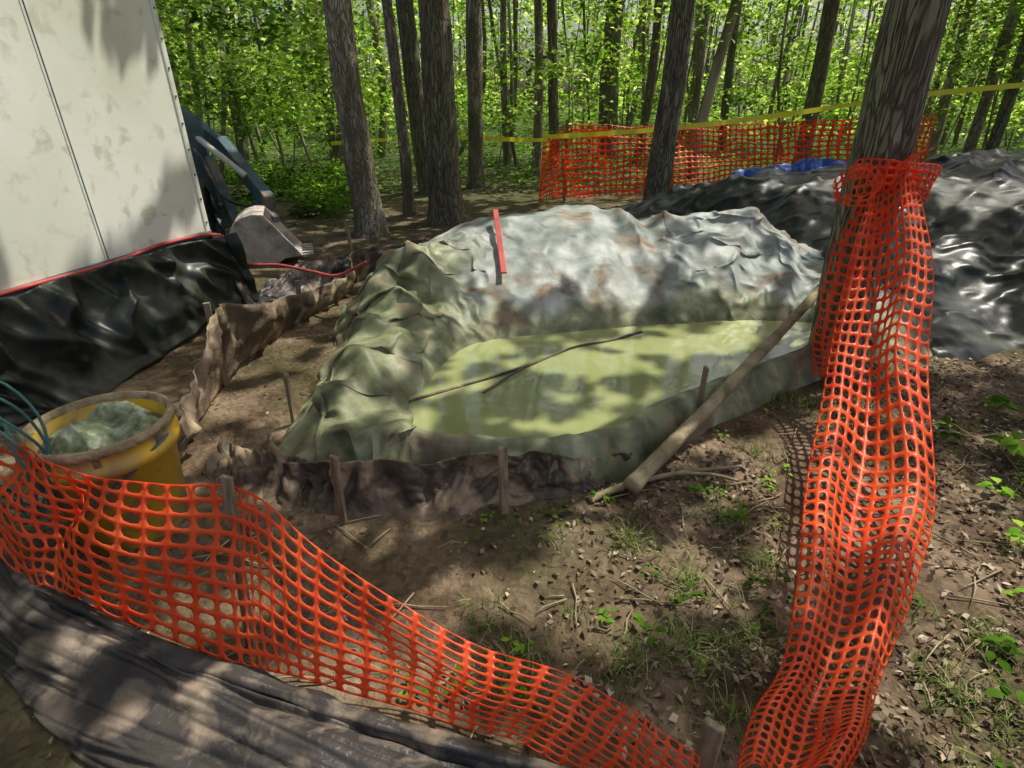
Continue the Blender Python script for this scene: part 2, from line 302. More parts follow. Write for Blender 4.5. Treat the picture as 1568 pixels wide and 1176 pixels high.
for i in range(nA):
    I,Cc,O=ci[i],cc[i],cu[i]; wdt=(Cc-I).length; big=min(1,wdt/.9)
    wz=.03*n3(I.x*3,I.y*3,5)+.018*n3(I.x*9,I.y*9,2)
    for j in range(nR+1):
        t=j/nR
        if t<.14:
            u=t/.14; p=I.lerp(I+(I-Cc).normalized()*.12,1-u); p.z=.15-.13*(1-u)
        elif t<.66:
            u=(t-.14)/.52; p=I.lerp(Cc,u); p.z=I.z+(Cc.z+wz-I.z)*math.sin(u*math.pi/2)**.8
        else:
            u=(t-.66)/.34; p=Cc.lerp(O,u); p.z=(Cc.z+wz)+(O.z-Cc.z-wz)*(u*u*(3-2*u))
        e=math.sin(math.pi*min(1,max(0,(t-.10)/.90)))**.5
        left=max(0,min(1,(-.2-p.x)/.4)); rgt=sstep(1.0,1.4,p.x)*big
        A=(.014+.014*big+.055*left+.04*rgt)*e
        d=e*big*.06*n3(p.x*1.6,p.y*1.6,9)+A*(sharp(I.x*2.6+.5*n3(t*3,I.x),I.y*2.6,t*.9,2.4)+1.3*folds(p.x*1.9,p.y*1.9,4)-.4)
        for ax,ay,bx,by,ww,hh in SEG:
            ex_,ey=bx-ax,by-ay; tt=max(0,min(1,((p.x-ax)*ex_+(p.y-ay)*ey)/(ex_*ex_+ey*ey)))
            dx=p.x-ax-ex_*tt; dy=p.y-ay-ey*tt
            if abs(dx)+abs(dy)>.6: continue
            ds=abs(math.hypot(dx,dy)+.06*n3(p.x*3,p.y*3,ax))/(ww*1.5)
            if ds<1: d+=e*hh*(1-ds)**1.3*math.sin(math.pi*(.15+.8*tt))
        q=p.copy(); q.z+=d; V.append(q)
for i in range(nA):
    k=(i+1)%nA
    for j in range(nR): F.append((i*(nR+1)+j,i*(nR+1)+j+1,k*(nR+1)+j+1,k*(nR+1)+j))
bv=BVHTree.FromPolygons(V,F)
inner_poly=[(p.x,p.y) for p in ci][::6]
def inside(x,y,poly):
    c=False; n=len(poly); j=n-1
    for i in range(n):
        xi,yi=poly[i]; xj,yj=poly[j]
        if (yi>y)!=(yj>y) and x<(xj-xi)*(y-yi)/(yj-yi)+xi: c=not c
        j=i
    return c
def Hl(x,y):
    h=bv.ray_cast(Vector((x,y,5)),Vector((0,0,-1)))[0]
    if h: return h.z
    return .02 if inside(x,y,inner_poly) else gz(x,y)-.01
def El(x,y):
    if inside(x,y,inner_poly): return .01
    left=sstep(.0,-.5,x)*sstep(4.7,4.2,y); rt=sstep(.9,1.3,x)*sstep(3.5,3.8,y)
    front=sstep(3.5,3.1,y)
    return .07+.17*left+.12*rt+.10*front*(1-left)
P,nx,ny,look=drape(-1.65,3.2,1.74,6.2,.0225,Hl,El,340,3)
def infl(poly,d):
    n=len(poly); out=[]
    area=sum(poly[i][0]*poly[(i+1)%n][1]-poly[(i+1)%n][0]*poly[i][1] for i in range(n)); sg_=1 if area>0 else -1
    for i in range(n):
        ax,ay=poly[i-1]; bx_,by_=poly[(i+1)%n]; tx_,ty=bx_-ax,by_-ay; l=math.hypot(tx_,ty) or 1
        out.append((poly[i][0]+sg_*ty/l*d,poly[i][1]-sg_*tx_/l*d))
    return out
outp=[(p.x+.04*n3(p.x*5,p.y*5),p.y+.03*n3(p.x*5,p.y*5,4)) for p in cu][::6]; out2=infl(outp,.09)
ins=np.array([[inside(P[i,j,0],P[i,j,1],outp) for j in range(ny)] for i in range(nx)])
keep=np.array([[inside(P[i,j,0],P[i,j,1],out2) for j in range(ny)] for i in range(nx)])
P[...,2]-=np.where(ins,0,.08)
def green(x,y,z):
    wn=.3*n3(x*2,y*2,3)+.15*n3(x*6,y*6,1)
    return float(min(1,max(0,max(sstep(-.1,-.5,x+wn*.6)*sstep(4.6,3.9,y+wn),sstep(.36,.22,z+wn*.3),sstep(3.2,3.0,y+wn*.4)))))
grid_mesh('pit_liner',P,nx,ny,keep,m_liner,green,1)
wp=cat([(Vector((x,y,0))-Vector((.6,2.85,0)))*1.03+Vector((.6,2.85,.15)) for x,y in IN],120,True)
mk('pond_water',wp,[tuple(range(120))],m_water,sm=False)
# ------------------------------------------------------------------ black plastic sheeting
def black_h(x,y):
    y0=3.35+.25*n3(x*1.3,0,5) if x>2.75 else 3.35+(2.75-x)*1.5
    u=(y-y0)/2.8
    if u<=0: return 0,u
    u1=min(1,u); h=(.62+.05*x+.08*sstep(3.8,5,x))*(math.sin(u1*math.pi/2)**1.0)
    if y>6.4: h*=max(0,1-(y-6.4)/1.6)
    if x<2: h*=max(.6,1-(2-x)*.4)
    return h,u
def Hb(x,y):
    h,u=black_h(x,y); al=x*.85+y*.52; ac=-x*.52+y*.85; wv=.35*n3(x*.7,y*.7,2)
    fo=.5*sharp(ac*1.5+wv*2,al*.35,3,2.2)+.4*sharp(ac*3.1+wv*3,al*.7,8,2.2)+.6*folds(x*1.2,y*1.2,6)
    return h+(.11*fo+.07*n3(x*.8,y*.8,8)-.05)*min(1,max(0,u)*4)
P,nx,ny,look=drape(1.25,8.6,3.0,8.6,.038,Hb,lambda x,y:.11,320,9,aniso=(.7,1.2))
U=np.array([[black_h(P[i,j,0]+.08*n3(j*.2,i*.2),P[i,j,1])[1] for j in range(ny)] for i in range(nx)])
P[...,2]-=np.clip(-U/.04,0,1)*.09
grid_mesh('black_plastic_sheeting',P,nx,ny,U>-.06,m_black,None,1)
# ------------------------------------------------------------------ silt fences & stakes
sf=empty('silt_fence')
ribbon('fabric',[(-.81,5.6,.27),(-1.42,5.05,.3),(-1.4,4.5,.22),(-1.6,4.05,.22),(-1.64,3.4,.36),(-1.68,2.95,.46),(-1.66,2.6,.27),(-1.52,2.1,.24)],
 [(-.8,5.6,0),(-1.45,5.07,0),(-1.47,4.5,0),(-1.62,4.05,0),(-1.72,3.4,0),(-1.72,2.97,0),(-1.66,2.5,0),(-1.56,2.08,0)],160,16,.05,3,m_silt,sf,1)
ribbon('loose_fabric',[(-2.15,4.75,.14),(-1.9,5.0,.2),(-1.5,5.25,.24),(-1.0,5.7,.24)],[(-2.1,4.25,.03),(-1.85,4.45,.05),(-1.6,4.7,.06),(-1.42,5.02,.2)],90,40,.07,3,m_fg,sf,51)
def stake(par,b,t,w=.035,n='stake'):
    b=Vector(b);t=Vector(t); q=(t-b).to_track_quat('Z','Y'); L=(t-b).length
    v,f=box(0,0,L/2-.02,w,w*.45,L+.04,q,b); o=mk(n,v,f,m_wood,par,sm=False); bev(o,.003,1); return o
for i,(b,t) in enumerate([((-1.44,5.03,0),(-1.46,5.0,.55)),((-1.63,4.08,0),(-1.6,4.03,.31)),((-1.69,2.93,0),(-1.67,2.9,.52)),((-.86,5.5,0),(-.86,5.5,.3))]): stake(sf,b,t,.035,'stake_%d'%(i+1))
sf2=empty('silt_fence')
ribbon('fabric',[(-1.20,2.02,.06),(-.9,1.90,.17),(-.68,1.83,.22),(-.35,1.87,.195),(-.04,1.875,.23),(.2,1.92,.18),(.40,1.975,.14),(.55,2.07,.10)],
 [(-1.24,1.86,0),(-.9,1.74,0),(-.68,1.72,0),(-.35,1.71,0),(-.04,1.79,0),(.2,1.86,0),(.42,1.94,0),(.58,2.06,0)],220,34,.050,6,m_silt,sf2,7,belly=.01)
ribbon('fabric_flap',[(-1.22,2.2,.02),(-1.09,2.10,.18),(-1.05,2.02,.21),(-.9,1.93,.12)],[(-1.2,2.1,0),(-1.1,1.98,0),(-1.0,1.9,0),(-.88,1.85,0)],30,8,.02,6,m_silt,sf2,3)
ribbon('ground_flap',[(-1.45,2.35,.03),(-1.3,2.2,.06),(-1.1,2.1,.10),(-.9,1.98,.14)],[(-1.4,2.05,.01),(-1.25,1.92,.015),(-1.05,1.82,.015),(-.85,1.72,.02)],70,34,.035,5,m_silt,sf2,61)
for i,(b,t) in enumerate([((-.665,1.70,0),(-.66,1.71,.33)),((-.03,1.76,0),(-.036,1.77,.33)),((.94,2.44,0),(.945,2.44,.35)),((-1.14,2.5,0),(-1.135,2.5,.28))]): stake(sf2,b,t,.038,'stake_%d'%(i+1))
# ------------------------------------------------------------------ foreground fabric
ribbon('ground_tarp',[(-1.75,1.42,.24),(-1.5,1.22,.21),(-1.25,1.13,.17),(-.98,1.03,.13),(-.69,.95,.10),(-.40,.87,.085),(-.14,.80,.07),(.11,.74,.06),(.3,.7,.05)],
 [(-2.0,1.25,.03),(-1.58,1.08,.03),(-1.25,.9,.02),(-.98,.75,.02),(-.7,.6,.03),(-.4,.48,.03),(-.14,.42,.03),(.11,.42,.02),(.3,.45,.02)],260,90,.026,8,m_fg,None,21,belly=-.02,mode='along')
rl,rf=tube(cat([(-1.78,1.45,.20),(-1.5,1.26,.18),(-1.25,1.16,.14),(-.98,1.06,.10),(-.69,.98,.07),(-.40,.90,.055),(-.14,.83,.045),(.11,.77,.04),(.34,.72,.03)],220),[.024+.012*n3(i*.09,2,5) for i in range(221)],18,.8)
mk('rolled_fabric_edge',rl,rf,m_fg)
# ------------------------------------------------------------------ orange fences
lf=empty('orange_safety_fence')
T=cat([(-1.85,1.62,.56),(-1.63,1.5,.555),(-1.435,1.4,.537),(-1.235,1.32,.535),(-.99,1.27,.535),(-.78,1.24,.556),(-.69,1.22,.53),(-.55,1.17,.41),(-.325,1.08,.31),(-.077,1.0,.205),(.143,.93,.198),(.28,.85,.188),(.356,.78,.205),(.42,.72,.21)],400)
B=cat([(-1.75,1.4,.24),(-1.51,1.25,.206),(-1.38,1.21,.19),(-1.27,1.18,.17),(-1.01,1.1,.117),(-.76,1.03,.09),(-.66,1.01,.085),(-.55,.99,.08),(-.32,.93,.068),(-.142,.88,.06),(.026,.84,.05),(.18,.76,.04),(.33,.68,.035),(.40,.62,.03)],400)
def PF(u,v):
    i=min(399.999,u*400); k=int(i); f=i-k; t=T[k].lerp(T[k+1],f); b=B[k].lerp(B[k+1],f)
    p=t.lerp(b,v); s=u*2.6
    tan=(T[min(k+2,400)]-T[max(k-1,0)]).normalized(); n=tan.cross(b-t).normalized()
    left=max(0,1-u/.42)
    p+=n*(.028*n3(s*4,v*1.6,2)+.10*left*ridge(s*3+v*.8,v*1.0,6)-.02)*math.sin(math.pi*min(1,.15+v*.85))
    p+=tan*(.02*n3(s*3,v*3,5)+.07*left*n3(s*6,v*5,8)); p.z+=.012*n3(s*5,v*2,12)+.035*left*n3(s*7,v*2,3)
    return p
net('mesh_net',PF,44,11,.40,.38,m_orange,.0025,lf)
stake(lf,(-.80,1.15,0),(-.77,1.22,.6),.035,'stake')
stake(lf,(.455,.76,0),(.447,.75,.275),.045,'stake_2')
rfe=empty('orange_safety_fence')
RL=cat([(1.84,2.98,1.2),(1.82,2.93,1.09),(1.67,2.72,.72),(1.49,2.4,.374),(1.227,1.9,.193),(.967,1.4,.142),(.766,1.05,.114),(.593,.88,.116),(.5,.72,.13)],300)
RR=cat([(2.12,3.0,1.3),(2.03,2.93,1.22),(1.99,2.6,.826),(1.81,2.2,.468),(1.59,1.65,.16),(1.32,1.3,.097),(1.03,1.0,.06),(.92,.88,.055),(.80,.76,.05)],300)
def PR(u,v):
    i=min(299.999,u*300); k=int(i); f=i-k; a=RL[k].lerp(RL[k+1],f); b=RR[k].lerp(RR[k+1],f)
    p=a.lerp(b,v); tan=(RL[min(k+2,300)]-RL[max(k-1,0)]).normalized(); n=tan.cross(b-a).normalized()
    if n.z<0: n=-n
    p+=n*(.035*math.sin(v*math.pi*3.2+2.4*n3(u*3,0,3)+.4)+.045*n3(u*5,v*2,1)+.01)
    p+=(b-a).normalized()*(.04*n3(u*6,v*2,7)*math.sin(math.pi*(.1+.8*v))+.03*n3(u*4,1,9)); p+=tan*.025*n3(u*7,v*4,2)
    p.z=max(p.z,.015)
    return p
net('mesh_net',PR,66,11,.385,.37,m_orange,.0025,rfe)
def PW(u,v):
    a=math.radians(-200+260*u); r=.185+.012*n3(u*9,v*3,2)+.02*v
    return Vector((1.98+r*math.cos(a),3.08+r*math.sin(a),1.12+.16*(v-.5)*(1+.3*n3(u*4,0,0))+.05*math.sin(u*5)))
net('wrap',PW,22,4,.36,.34,m_orange,.0025,rfe)
def PK(u,v):
    a=u*2*math.pi; return Vector((1.70+.09*math.cos(a)*(1+.3*v),2.88+.03*math.sin(a*2),1.13+.075*math.sin(a)+.06*(v-.5)+.01*n3(u*6,v*3,4)))
net('knot',PK,14,2,.34,.32,m_orange,.0025,rfe)
HL=cat([(1.80,3.0,1.05),(1.72,2.95,.7),(1.70,2.9,.35),(1.72,2.88,.1)],60); HR=cat([(1.92,2.92,1.02),(1.88,2.9,.7),(1.84,2.86,.35),(1.86,2.84,.08)],60)
def PH(u,v):
    k=min(59,int(u*60)); f=u*60-k; a=HL[k].lerp(HL[k+1],f); b=HR[k].lerp(HR[k+1],f); p=a.lerp(b,v); p.y+=.03*math.sin(v*5+u*4); p.x+=.02*n3(u*6,v*2); return p
net('hanging_net',PH,22,4,.37,.36,m_orange,.0025,rfe)
bf=empty('orange_safety_fence')
BT=cat([(.47,9.2,.95),(.63,9.5,.98),(.88,9.5,1.17),(1.7,9.6,1.15),(2.63,9.6,1.16),(3.3,9.3,1.19),(4.0,9,1.23),(4.68,8.2,1.31),(5.1,7.4,1.35)],300)
BB=cat([(.42,9.2,.02),(.52,9.5,.05),(1.0,9.5,.1),(1.7,9.3,.15),(2.6,9.0,.25),(3.3,8.9,.35),(4.0,8.6,.4),(4.6,7.9,.5),(5.0,7.2,.6)],300)
def PB(u,v):
    i=min(299.999,u*300); k=int(i); f=i-k; a=BT[k].lerp(BT[k+1],f); b=BB[k].lerp(BB[k+1],f); p=a.lerp(b,v)
    p.y+=.10*n3(u*14,v*2,3); p.z+=.05*n3(u*16,v*3,1)*(1 if v>0 else .7); return p
net('mesh_net',PB,70,12,.39,.38,m_orange,.004,bf)
for i,(x,y,z) in enumerate([(.86,9.55,1.25),(2.63,9.65,1.2),(4.0,9.05,1.25)]): stake(bf,(x,y,0),(x,y,z),.05,'stake_%d'%(i+1))
# ------------------------------------------------------------------ box trailer
tr=empty('box_trailer')
A=Vector((-2.33,4.35,0)); Bp=Vector((-2.66,2.78,0)); dirw=(Bp-A).normalized(); nrm=Vector((-dirw.y,dirw.x,0))
if nrm.x>0: nrm=-nrm
qx=Quaternion((0,0,1),math.atan2(dirw.y,dirw.x))
sgn=1 if (qx@Vector((0,1,0))).dot(nrm)>0 else -1
def tb(name,l0,l1,w0,w1,z0,z1,mat,bw=.004,par=tr):
    v,f=box((l0+l1)/2,sgn*(w0+w1)/2,(z0+z1)/2,abs(l1-l0),abs(w1-w0),abs(z1-z0),qx,A); o=mk(name,v,f,mat,par,sm=False); bev(o,bw); return o
tb('body',.03,5.2,0,2.3,.60,3.1,m_white,.02)
tb('corner_post',0,.05,-.012,.06,.58,3.12,m_white,.012)
tb('bottom_rail',-.004,5.2,-.015,.08,.575,.615,m_steel,.004)
tb('roof_rail',-.004,5.2,-.015,.08,3.06,3.12,m_white,.004)
for i,l in enumerate([.93,1.86,2.8,3.7]):
    tb('seam_%d'%i,l-.018,l+.018,-.004,.01,.62,3.06,m_white,.002); tb('seam_gap_%d'%i,l-.003,l+.003,-.0065,.01,.62,3.06,m_steel,.0005)
for i in range(14):
    v,f=box(.028,sgn*-.014,.68+i*.17,.012,.008,.012,qx,A); mk('rivet_%d'%i,v,f,m_steel,tr,sm=False)
stake(tr,(-2.12,4.30,0),(-2.30,4.34,.58),.10,'support_leg').data.materials[0]=m_fg
stake(tr,(-2.9,4.4,0),(-2.9,4.4,.6),.09,'support_leg_2').data.materials[0]=m_steel
tb('underframe',.2,5,.3,.42,.44,.575,m_steel); tb('underframe_2',.2,5,1.7,1.82,.44,.575,m_steel)
ribbon('plastic_skirt',[(-2.2,4.42,.58),(-2.3,4.3,.57),(-2.46,3.6,.59),(-2.62,2.8,.60),(-2.8,1.9,.60),(-2.95,1.2,.6)],[(-2.08,4.4,.03),(-2.2,4.25,.08),(-2.28,3.5,.02),(-2.36,2.8,0),(-2.58,2.42,0),(-2.8,1.3,0)],220,50,.06,2.6,m_black,None,31,belly=-.05,mode='drape')
hv,hf=tube(cat([(-2.93,1.5,.61),(-2.64,2.8,.61),(-2.5,3.4,.60),(-2.4,3.9,.62),(-2.27,4.38,.565),(-2.2,4.48,.33),(-1.9,4.5,.30),(-1.6,4.38,.28),(-1.35,4.2,.3),(-1.1,4.15,.42)],90),.013,8)
mk('red_hose',hv,hf,m_red)
# ------------------------------------------------------------------ backhoe
bh=empty('backhoe')
def beam(name,a,b,w,h,mat=m_steel):
    a=Vector(a);b=Vector(b); q=(b-a).to_track_quat('Z','Y'); L=(b-a).length
    v,f=box(0,0,L/2,w,h,L,q,a); o=mk(name,v,f,mat,bh,sm=False); bev(o,.01); return o
beam('boom',(-4.3,7.2,1.7),(-3.3,6.9,1.0),.13,.18); beam('dipper',(-3.35,6.95,1.08),(-2.6,6.2,.52),.12,.16)
beam('stabiliser',(-3.3,6.5,.95),(-3.0,6.2,.25),.1,.1); beam('mast',(-3.45,6.6,.05),(-3.5,6.7,1.35),.18,.2); beam('link',(-2.85,6.4,.5),(-2.5,6.05,.38),.07,.07)
beam('frame',(-4.6,6.8,.35),(-3.2,6.4,.35),.3,.25)
v,f=tube([(-3.6,6.7,1.25),(-2.9,6.4,.78)],.035,10); mk('hydraulic_cylinder',v,f,m_white,bh)
v,f=tube(cat([(-3.7,6.6,1.2),(-3.3,6.3,1.0),(-3.1,6.2,.6),(-2.8,6.15,.5)],20),.018,6); mk('hydraulic_hose',v,f,m_fg,bh)
prof=[(.05+.28*math.cos(a),.27+.26*math.sin(a)) for a in np.linspace(math.radians(75),math.radians(315),13)]+[(.42,.10)]
V=[];F=[]; bw=.58
cx0,cy0=-2.62,5.75; qb=Quaternion((0,0,1),math.radians(20))
for x,z in prof:
    for s in(-1,1): V.append(qb@Vector((x,s*bw/2,z))+Vector((cx0,cy0,0)))
n=len(prof)
for i in range(n-1): F.append((2*i,2*i+1,2*i+3,2*i+2))
F.append(tuple(2*i for i in range(n))); F.append(tuple(2*i+1 for i in range(n-1,-1,-1)))
o=mk('digging_bucket',V,F,m_rust,bh,sm=False); md=o.modifiers.new('s','SOLIDIFY'); md.thickness=.025; bev(o,.006)
for i in range(5):
    v,f=box(.47,-bw/2+.06+i*.115,.09,.12,.045,.025); v=[qb@p+Vector((cx0,cy0,0)) for p in v]; mk('tooth_%d'%i,v,f,m_rust,bh,sm=False)
ribbon('plastic_cover',[(-3.9,6.3,1.15),(-3.5,6.2,1.0),(-3.1,6.0,.6)],[(-3.8,6.0,.2),(-3.4,5.9,.15),(-2.95,5.8,.1)],50,30,.10,3,m_black,bh,44)
# ------------------------------------------------------------------ yellow bucket
yb=empty('yellow_bucket'); bx,by=-1.49,1.72
prof=[(0,.0),(.175,.0),(.185,.012),(.215,.36),(.238,.365),(.238,.40),(.222,.405),(.224,.44),(.236,.445),(.236,.475),(.218,.478),(.212,.45),(.205,.38),(0,.37)]
V=[];F=[];sg=56
for r,z in prof:
    for k in range(sg):
        t=2*math.pi*k/sg; V.append((bx+r*math.cos(t),by+r*math.sin(t),z))
for i in range(len(prof)-1):
    for k in range(sg): F.append((i*sg+k,i*sg+(k+1)%sg,(i+1)*sg+(k+1)%sg,(i+1)*sg+k))
b_=mk('shell',V,F,[m_yel,m_mud],yb)
for p in b_.data.polygons:
    if p.center.z>.43+.03*n3(p.center.x*9,p.center.y*9): p.material_index=1
V=[];F=[];n=80
for i in range(n+1):
    for j in range(n+1):
        u=i/n*2-1;v=j/n*2-1; r=max(abs(u),abs(v)); l=math.hypot(u,v) or 1; x=u/l*r*.208;y=v/l*r*.208
        V.append((bx+x,by+y,.395+(.05*folds(x*9,y*10,5)+.06*n3(x*9,y*9,2)+.03)*(1-r**4)))
for i in range(n):
    for j in range(n): a=i*(n+1)+j; F.append((a,a+n+1,a+n+2,a+1))
mk('rags',V,F,m_rag,yb)
v,f=tube(cat([(bx+.235*math.cos(t),by+.235*math.sin(t)-.02*math.sin(t),.42-.15*abs(math.sin(t))**2) for t in np.linspace(math.pi,2*math.pi,9)],40),.005,6); mk('bail_handle',v,f,m_steel,yb)
parts=[]
for k in range(7):
    r=.10+.014*k; parts.append(tube([(-1.66+.02*n3(k,a)+r*.8*math.cos(a+k),1.50+.04*math.sin(a*2+k),.38+r*1.5*math.sin(a+k)+.02*k) for a in np.linspace(0,6.6,40)],.005,5))
v,f=join(parts); mk('wire_coil',v,f,m_wire)
# ------------------------------------------------------------------ log, branch, stick in water, red stake, tape
pts=cat([(.5,1.88,.055),(.95,2.38,.14),(1.5,2.95,.29),(2.3,3.8,.5)],50)
v,f=tube(pts,[.036-.011*i/50+.002*n3(i*.5,0) for i in range(51)],18,.25); lg=mk('fallen_log',v,f,[m_log,m_logend]); lg.data.polygons[-2].material_index=1
parts=[tube(cat([(.32,1.84,.02),(.51,1.93,.035),(.76,2.02,.03),(1.05,2.08,.02)],24),[.018-.011*i/24 for i in range(25)],8,.3),tube(cat([(.7,2.01,.03),(.86,1.98,.05),(.98,1.96,.03)],12),.008,6,.3)]
v,f=join(parts); mk('fallen_branch',v,f,m_log)
parts=[tube(cat([(-.52,2.45,.155),(-.3,2.6,.152),(.02,2.81,.158),(.2,2.98,.15),(.38,3.14,.158),(.6,3.24,.153),(.84,3.36,.17)],60),.008,6,.8),tube(cat([(-.15,2.545,.15),(-.03,2.7,.16),(.06,2.81,.165)],16),.007,6,.8)]
v,f=join(parts); mk('floating_stick',v,f,m_silt)
ra,rb=Vector((-.055,3.70,.46)),Vector((-.13,4.5,.74))
parts=[box(0,0,(rb-ra).length/2,.04,.014,(rb-ra).length,(rb-ra).to_track_quat('Z','Y'),ra)]
v,f=join(parts); o=mk('red_stake',v,f,m_red,sm=False); bev(o,.003)
def tape(name,pts,w=.05):
    P=cat(pts,80); V=[];F=[]
    for i,p in enumerate(P):
        a=.5+.9*n3(i*.08,0,2); d=Vector((0,math.sin(a)*.5,math.cos(a)))*w/2; V+= [p-d,p+d]
    for i in range(80): F.append((2*i,2*i+1,2*i+3,2*i+2))
    return mk(name,V,F,m_tape)
tape('caution_tape',[(.5,9.45,1.0),(2.1,8.4,1.16),(4.0,9.0,1.33),(5.2,8.3,1.55),(6.5,8.1,1.68),(8.5,8.5,1.8)],.07)
tape('caution_tape',[(-3.6,12,.75),(-1.6,12,.86),(.4,9.6,.95),(.47,9.45,1.0),(.44,9.4,.2)],.07)
tarp=ribbon('blue_tarp',[(2.6,7.0,.76),(3.2,7.0,.86),(3.7,7.0,.92),(4.2,7.0,.8)],[(2.6,6.6,.5),(3.2,6.6,.5),(3.7,6.6,.5),(4.3,6.6,.5)],60,30,.05,4,m_blue)
# ------------------------------------------------------------------ trees
def trunk_mesh(base,top,r0,r1,seg=26,n=70,rough=.16,flare=.5):
    base=Vector(base); top=Vector(top); bend=Vector((random.uniform(-.08,.08),random.uniform(-.08,.08),0))
    pts=[];rad=[]
    for i in range(n+1):
        t=(i/n)**1.4; p=base.lerp(top,t)+bend*math.sin(t*math.pi*2.2); pts.append(p)
        rad.append((r0+(r1-r0)*t)*(1+flare*math.exp(-(p.z-base.z)*5)))
    return tube(pts,rad,seg,rough)
TREES=[
 ('oak_tree',-1.74,7.0,-1.86,.17,m_barkp),('oak_tree',-.9,7.9,-.93,.22,m_bark),('maple_tree',-.65,10.7,-.55,.14,m_barkp),
 ('maple_tree',1.96,8.0,2.12,.17,m_bark),('oak_tree',2.0,3.12,1.93,.145,m_bark),('birch_tree',-1.5,8.4,-1.84,.08,m_barkp),
 ('oak_tree',-1.46,10.3,-1.85,.16,m_bark),('maple_tree',.48,12,.36,.09,m_barkp),('maple_tree',.95,13,.58,.11,m_bark),
 ('oak_tree',2.4,15,2.35,.24,m_bark),('maple_tree',2.95,14,3.15,.11,m_bark),('maple_tree',5.6,16,5.3,.11,m_bark),('oak_tree',6.3,13,6.0,.17,m_bark),
 ('birch_tree',7.6,10,7.45,.09,m_barkp),('maple_tree',7.55,9.5,7.1,.09,m_bark),('birch_tree',8.4,12,8.1,.1,m_barkp),('maple_tree',-5.4,12,-5.1,.1,m_bark),('maple_tree',-4.4,15,-4.6,.14,m_bark),('maple_tree',-.1,13.5,-.2,.08,m_barkp),('maple_tree',3.9,13,3.7,.08,m_barkp)]
tobj=[]
for nm,x,y,tx,r,m in TREES:
    e=empty(nm); H=9.0; slope=(tx-x)/2.4
    top=(x+slope*3.2,y+random.uniform(-.3,.3),H)
    zb=gz(x,y)-.1
    near=y<9
    v,f=trunk_mesh((x,y,zb),top,r,r*.55,30 if near else 14,110 if near else 40)
    mk('trunk',v,f,m,e)
    parts=[]
    for k in range(9):
        z=random.uniform(4.2,8.2); t=z/H; p=Vector((x+(top[0]-x)*t,y+(top[1]-y)*t,z)); a=random.uniform(0,6.28); L=random.uniform(1.2,2.8)
        q=p+Vector((math.cos(a)*L,math.sin(a)*L,random.uniform(.3,1.2)))
        parts.append(tube(cat([p,p.lerp(q,.5)+Vector((0,0,.2)),q],8),[r*.35*(1-.8*i/8) for i in range(9)],6))
    v,f=join(parts); mk('limbs',v,f,m,e)
    tobj.append((e,top[0],y))
parts=[]
for k in range(560):
    y=random.uniform(11.5,52); x=random.uniform(-1.05,1.05)*y
    r=random.choice([.012,.018,.02,.025,.03,.035,.045,.06,.10])*(1+.006*y); l=random.gauss(0,.55); b1=random.gauss(0,.28); b2=random.gauss(0,.12)
    zb=gz(x,y)-.1 if y<60 else .5
    parts.append(tube([(x+l*t+b1*math.sin(t*4)+b2*math.sin(t*11),y,zb+t*10) for t in np.linspace(0,1,12)],[r*(1-.45*t) for t in np.linspace(0,1,12)],6,cap=False))
v,f=join(parts); mk('distant_trees',v,f,m_barkd)
# ------------------------------------------------------------------ crowns: unseen leaves added to shade the site, gaps cut for sun patches
kx,ky=S.x/S.z,S.y/S.z
SP=[
 (-1.39,2.69,0,.40,.17),(-1.49,2.24,0,.18,.13),(-1.54,3.52,0,.2,.14),(-1.3,3.0,0,.14,.1),(-.46,1.61,0,.2,.10),(-.05,1.33,0,.24,.12),(.25,1.31,0,.18,.13),(.5,1.45,0,.28,.14),
 (.98,2.29,0,.22,.09),(1.66,1.45,0,.32,.22),(1.3,.94,0,.28,.22),(1.85,1.8,0,.22,.17),(-2.39,4.87,0,.3,.2),(-1.75,4.4,0,.4,.24),(-1.26,1.14,.1,.14,.12),(-.6,.85,.05,.32,.15),(-.9,.95,.1,.18,.14),
 (.46,4.35,.62,.58,.40),(.05,4.2,.55,.40,.34),(.05,3.8,.38,.24,.2),(.72,3.85,.38,.28,.2),(.95,4.6,.6,.15,.2),(2.2,4.6,.6,.3,.2),(1.6,3.95,.38,.28,.15),(-.55,4.1,.42,.38,.34),(1.5,4.5,.6,.2,.16),(-.9,3.4,.35,.22,.22),(-.8,2.7,.3,.18,.22),(-.75,2.3,.2,.14,.12),
 (-.82,1.2,.35,.20,.24),(-.7,1.1,.3,.20,.2),(-.35,.98,.15,.28,.16),(.36,2.9,.15,.32,.15),(1.0,3.2,.15,.38,.15),(-.3,2.6,.15,.15,.08),(.9,3.45,.15,.2,.06),
 (1.5,2.0,.3,.28,.38),(1.9,2.7,.9,.12,.12),(3.6,4.0,.7,.2,.5),(3.0,5.6,.8,.3,.15),(4.2,5.2,1.,.3,.3),(-2.55,3.4,1.9,.3,.3),(-2.45,3.9,1.2,.16,.4),(-2.6,3.1,.9,.22,.17),(-2.7,2.7,1.4,.28,.34),(-2.35,3.9,.4,.2,.1),(-2.6,3.0,1.8,.28,.28),(-2.5,3.5,1.4,.14,.24),
 (-1.74,7,.6,.25,.25),(-2.5,5.7,.3,.4,.25),(.9,1.9,.0,.12,.08),(1.15,1.6,.1,.2,.15),(2.6,2.3,0,.3,.1),(0.1,1.9,.15,.12,.05),(1.96,8,1.3,.3,.5),(2.5,9.2,.8,1.2,.3),(1.2,9.4,.7,.4,.4)]
SPg=[(x-kx*z,y-ky*z,rx*1.15,ry*1.15) for x,y,z,rx,ry in SP]
n=31500
gx=rng.uniform(-6.5,7.5,n); gy=rng.uniform(-.8,9.5,n); z=rng.uniform(5.0,8.6,n)
keep=np.ones(n,bool)
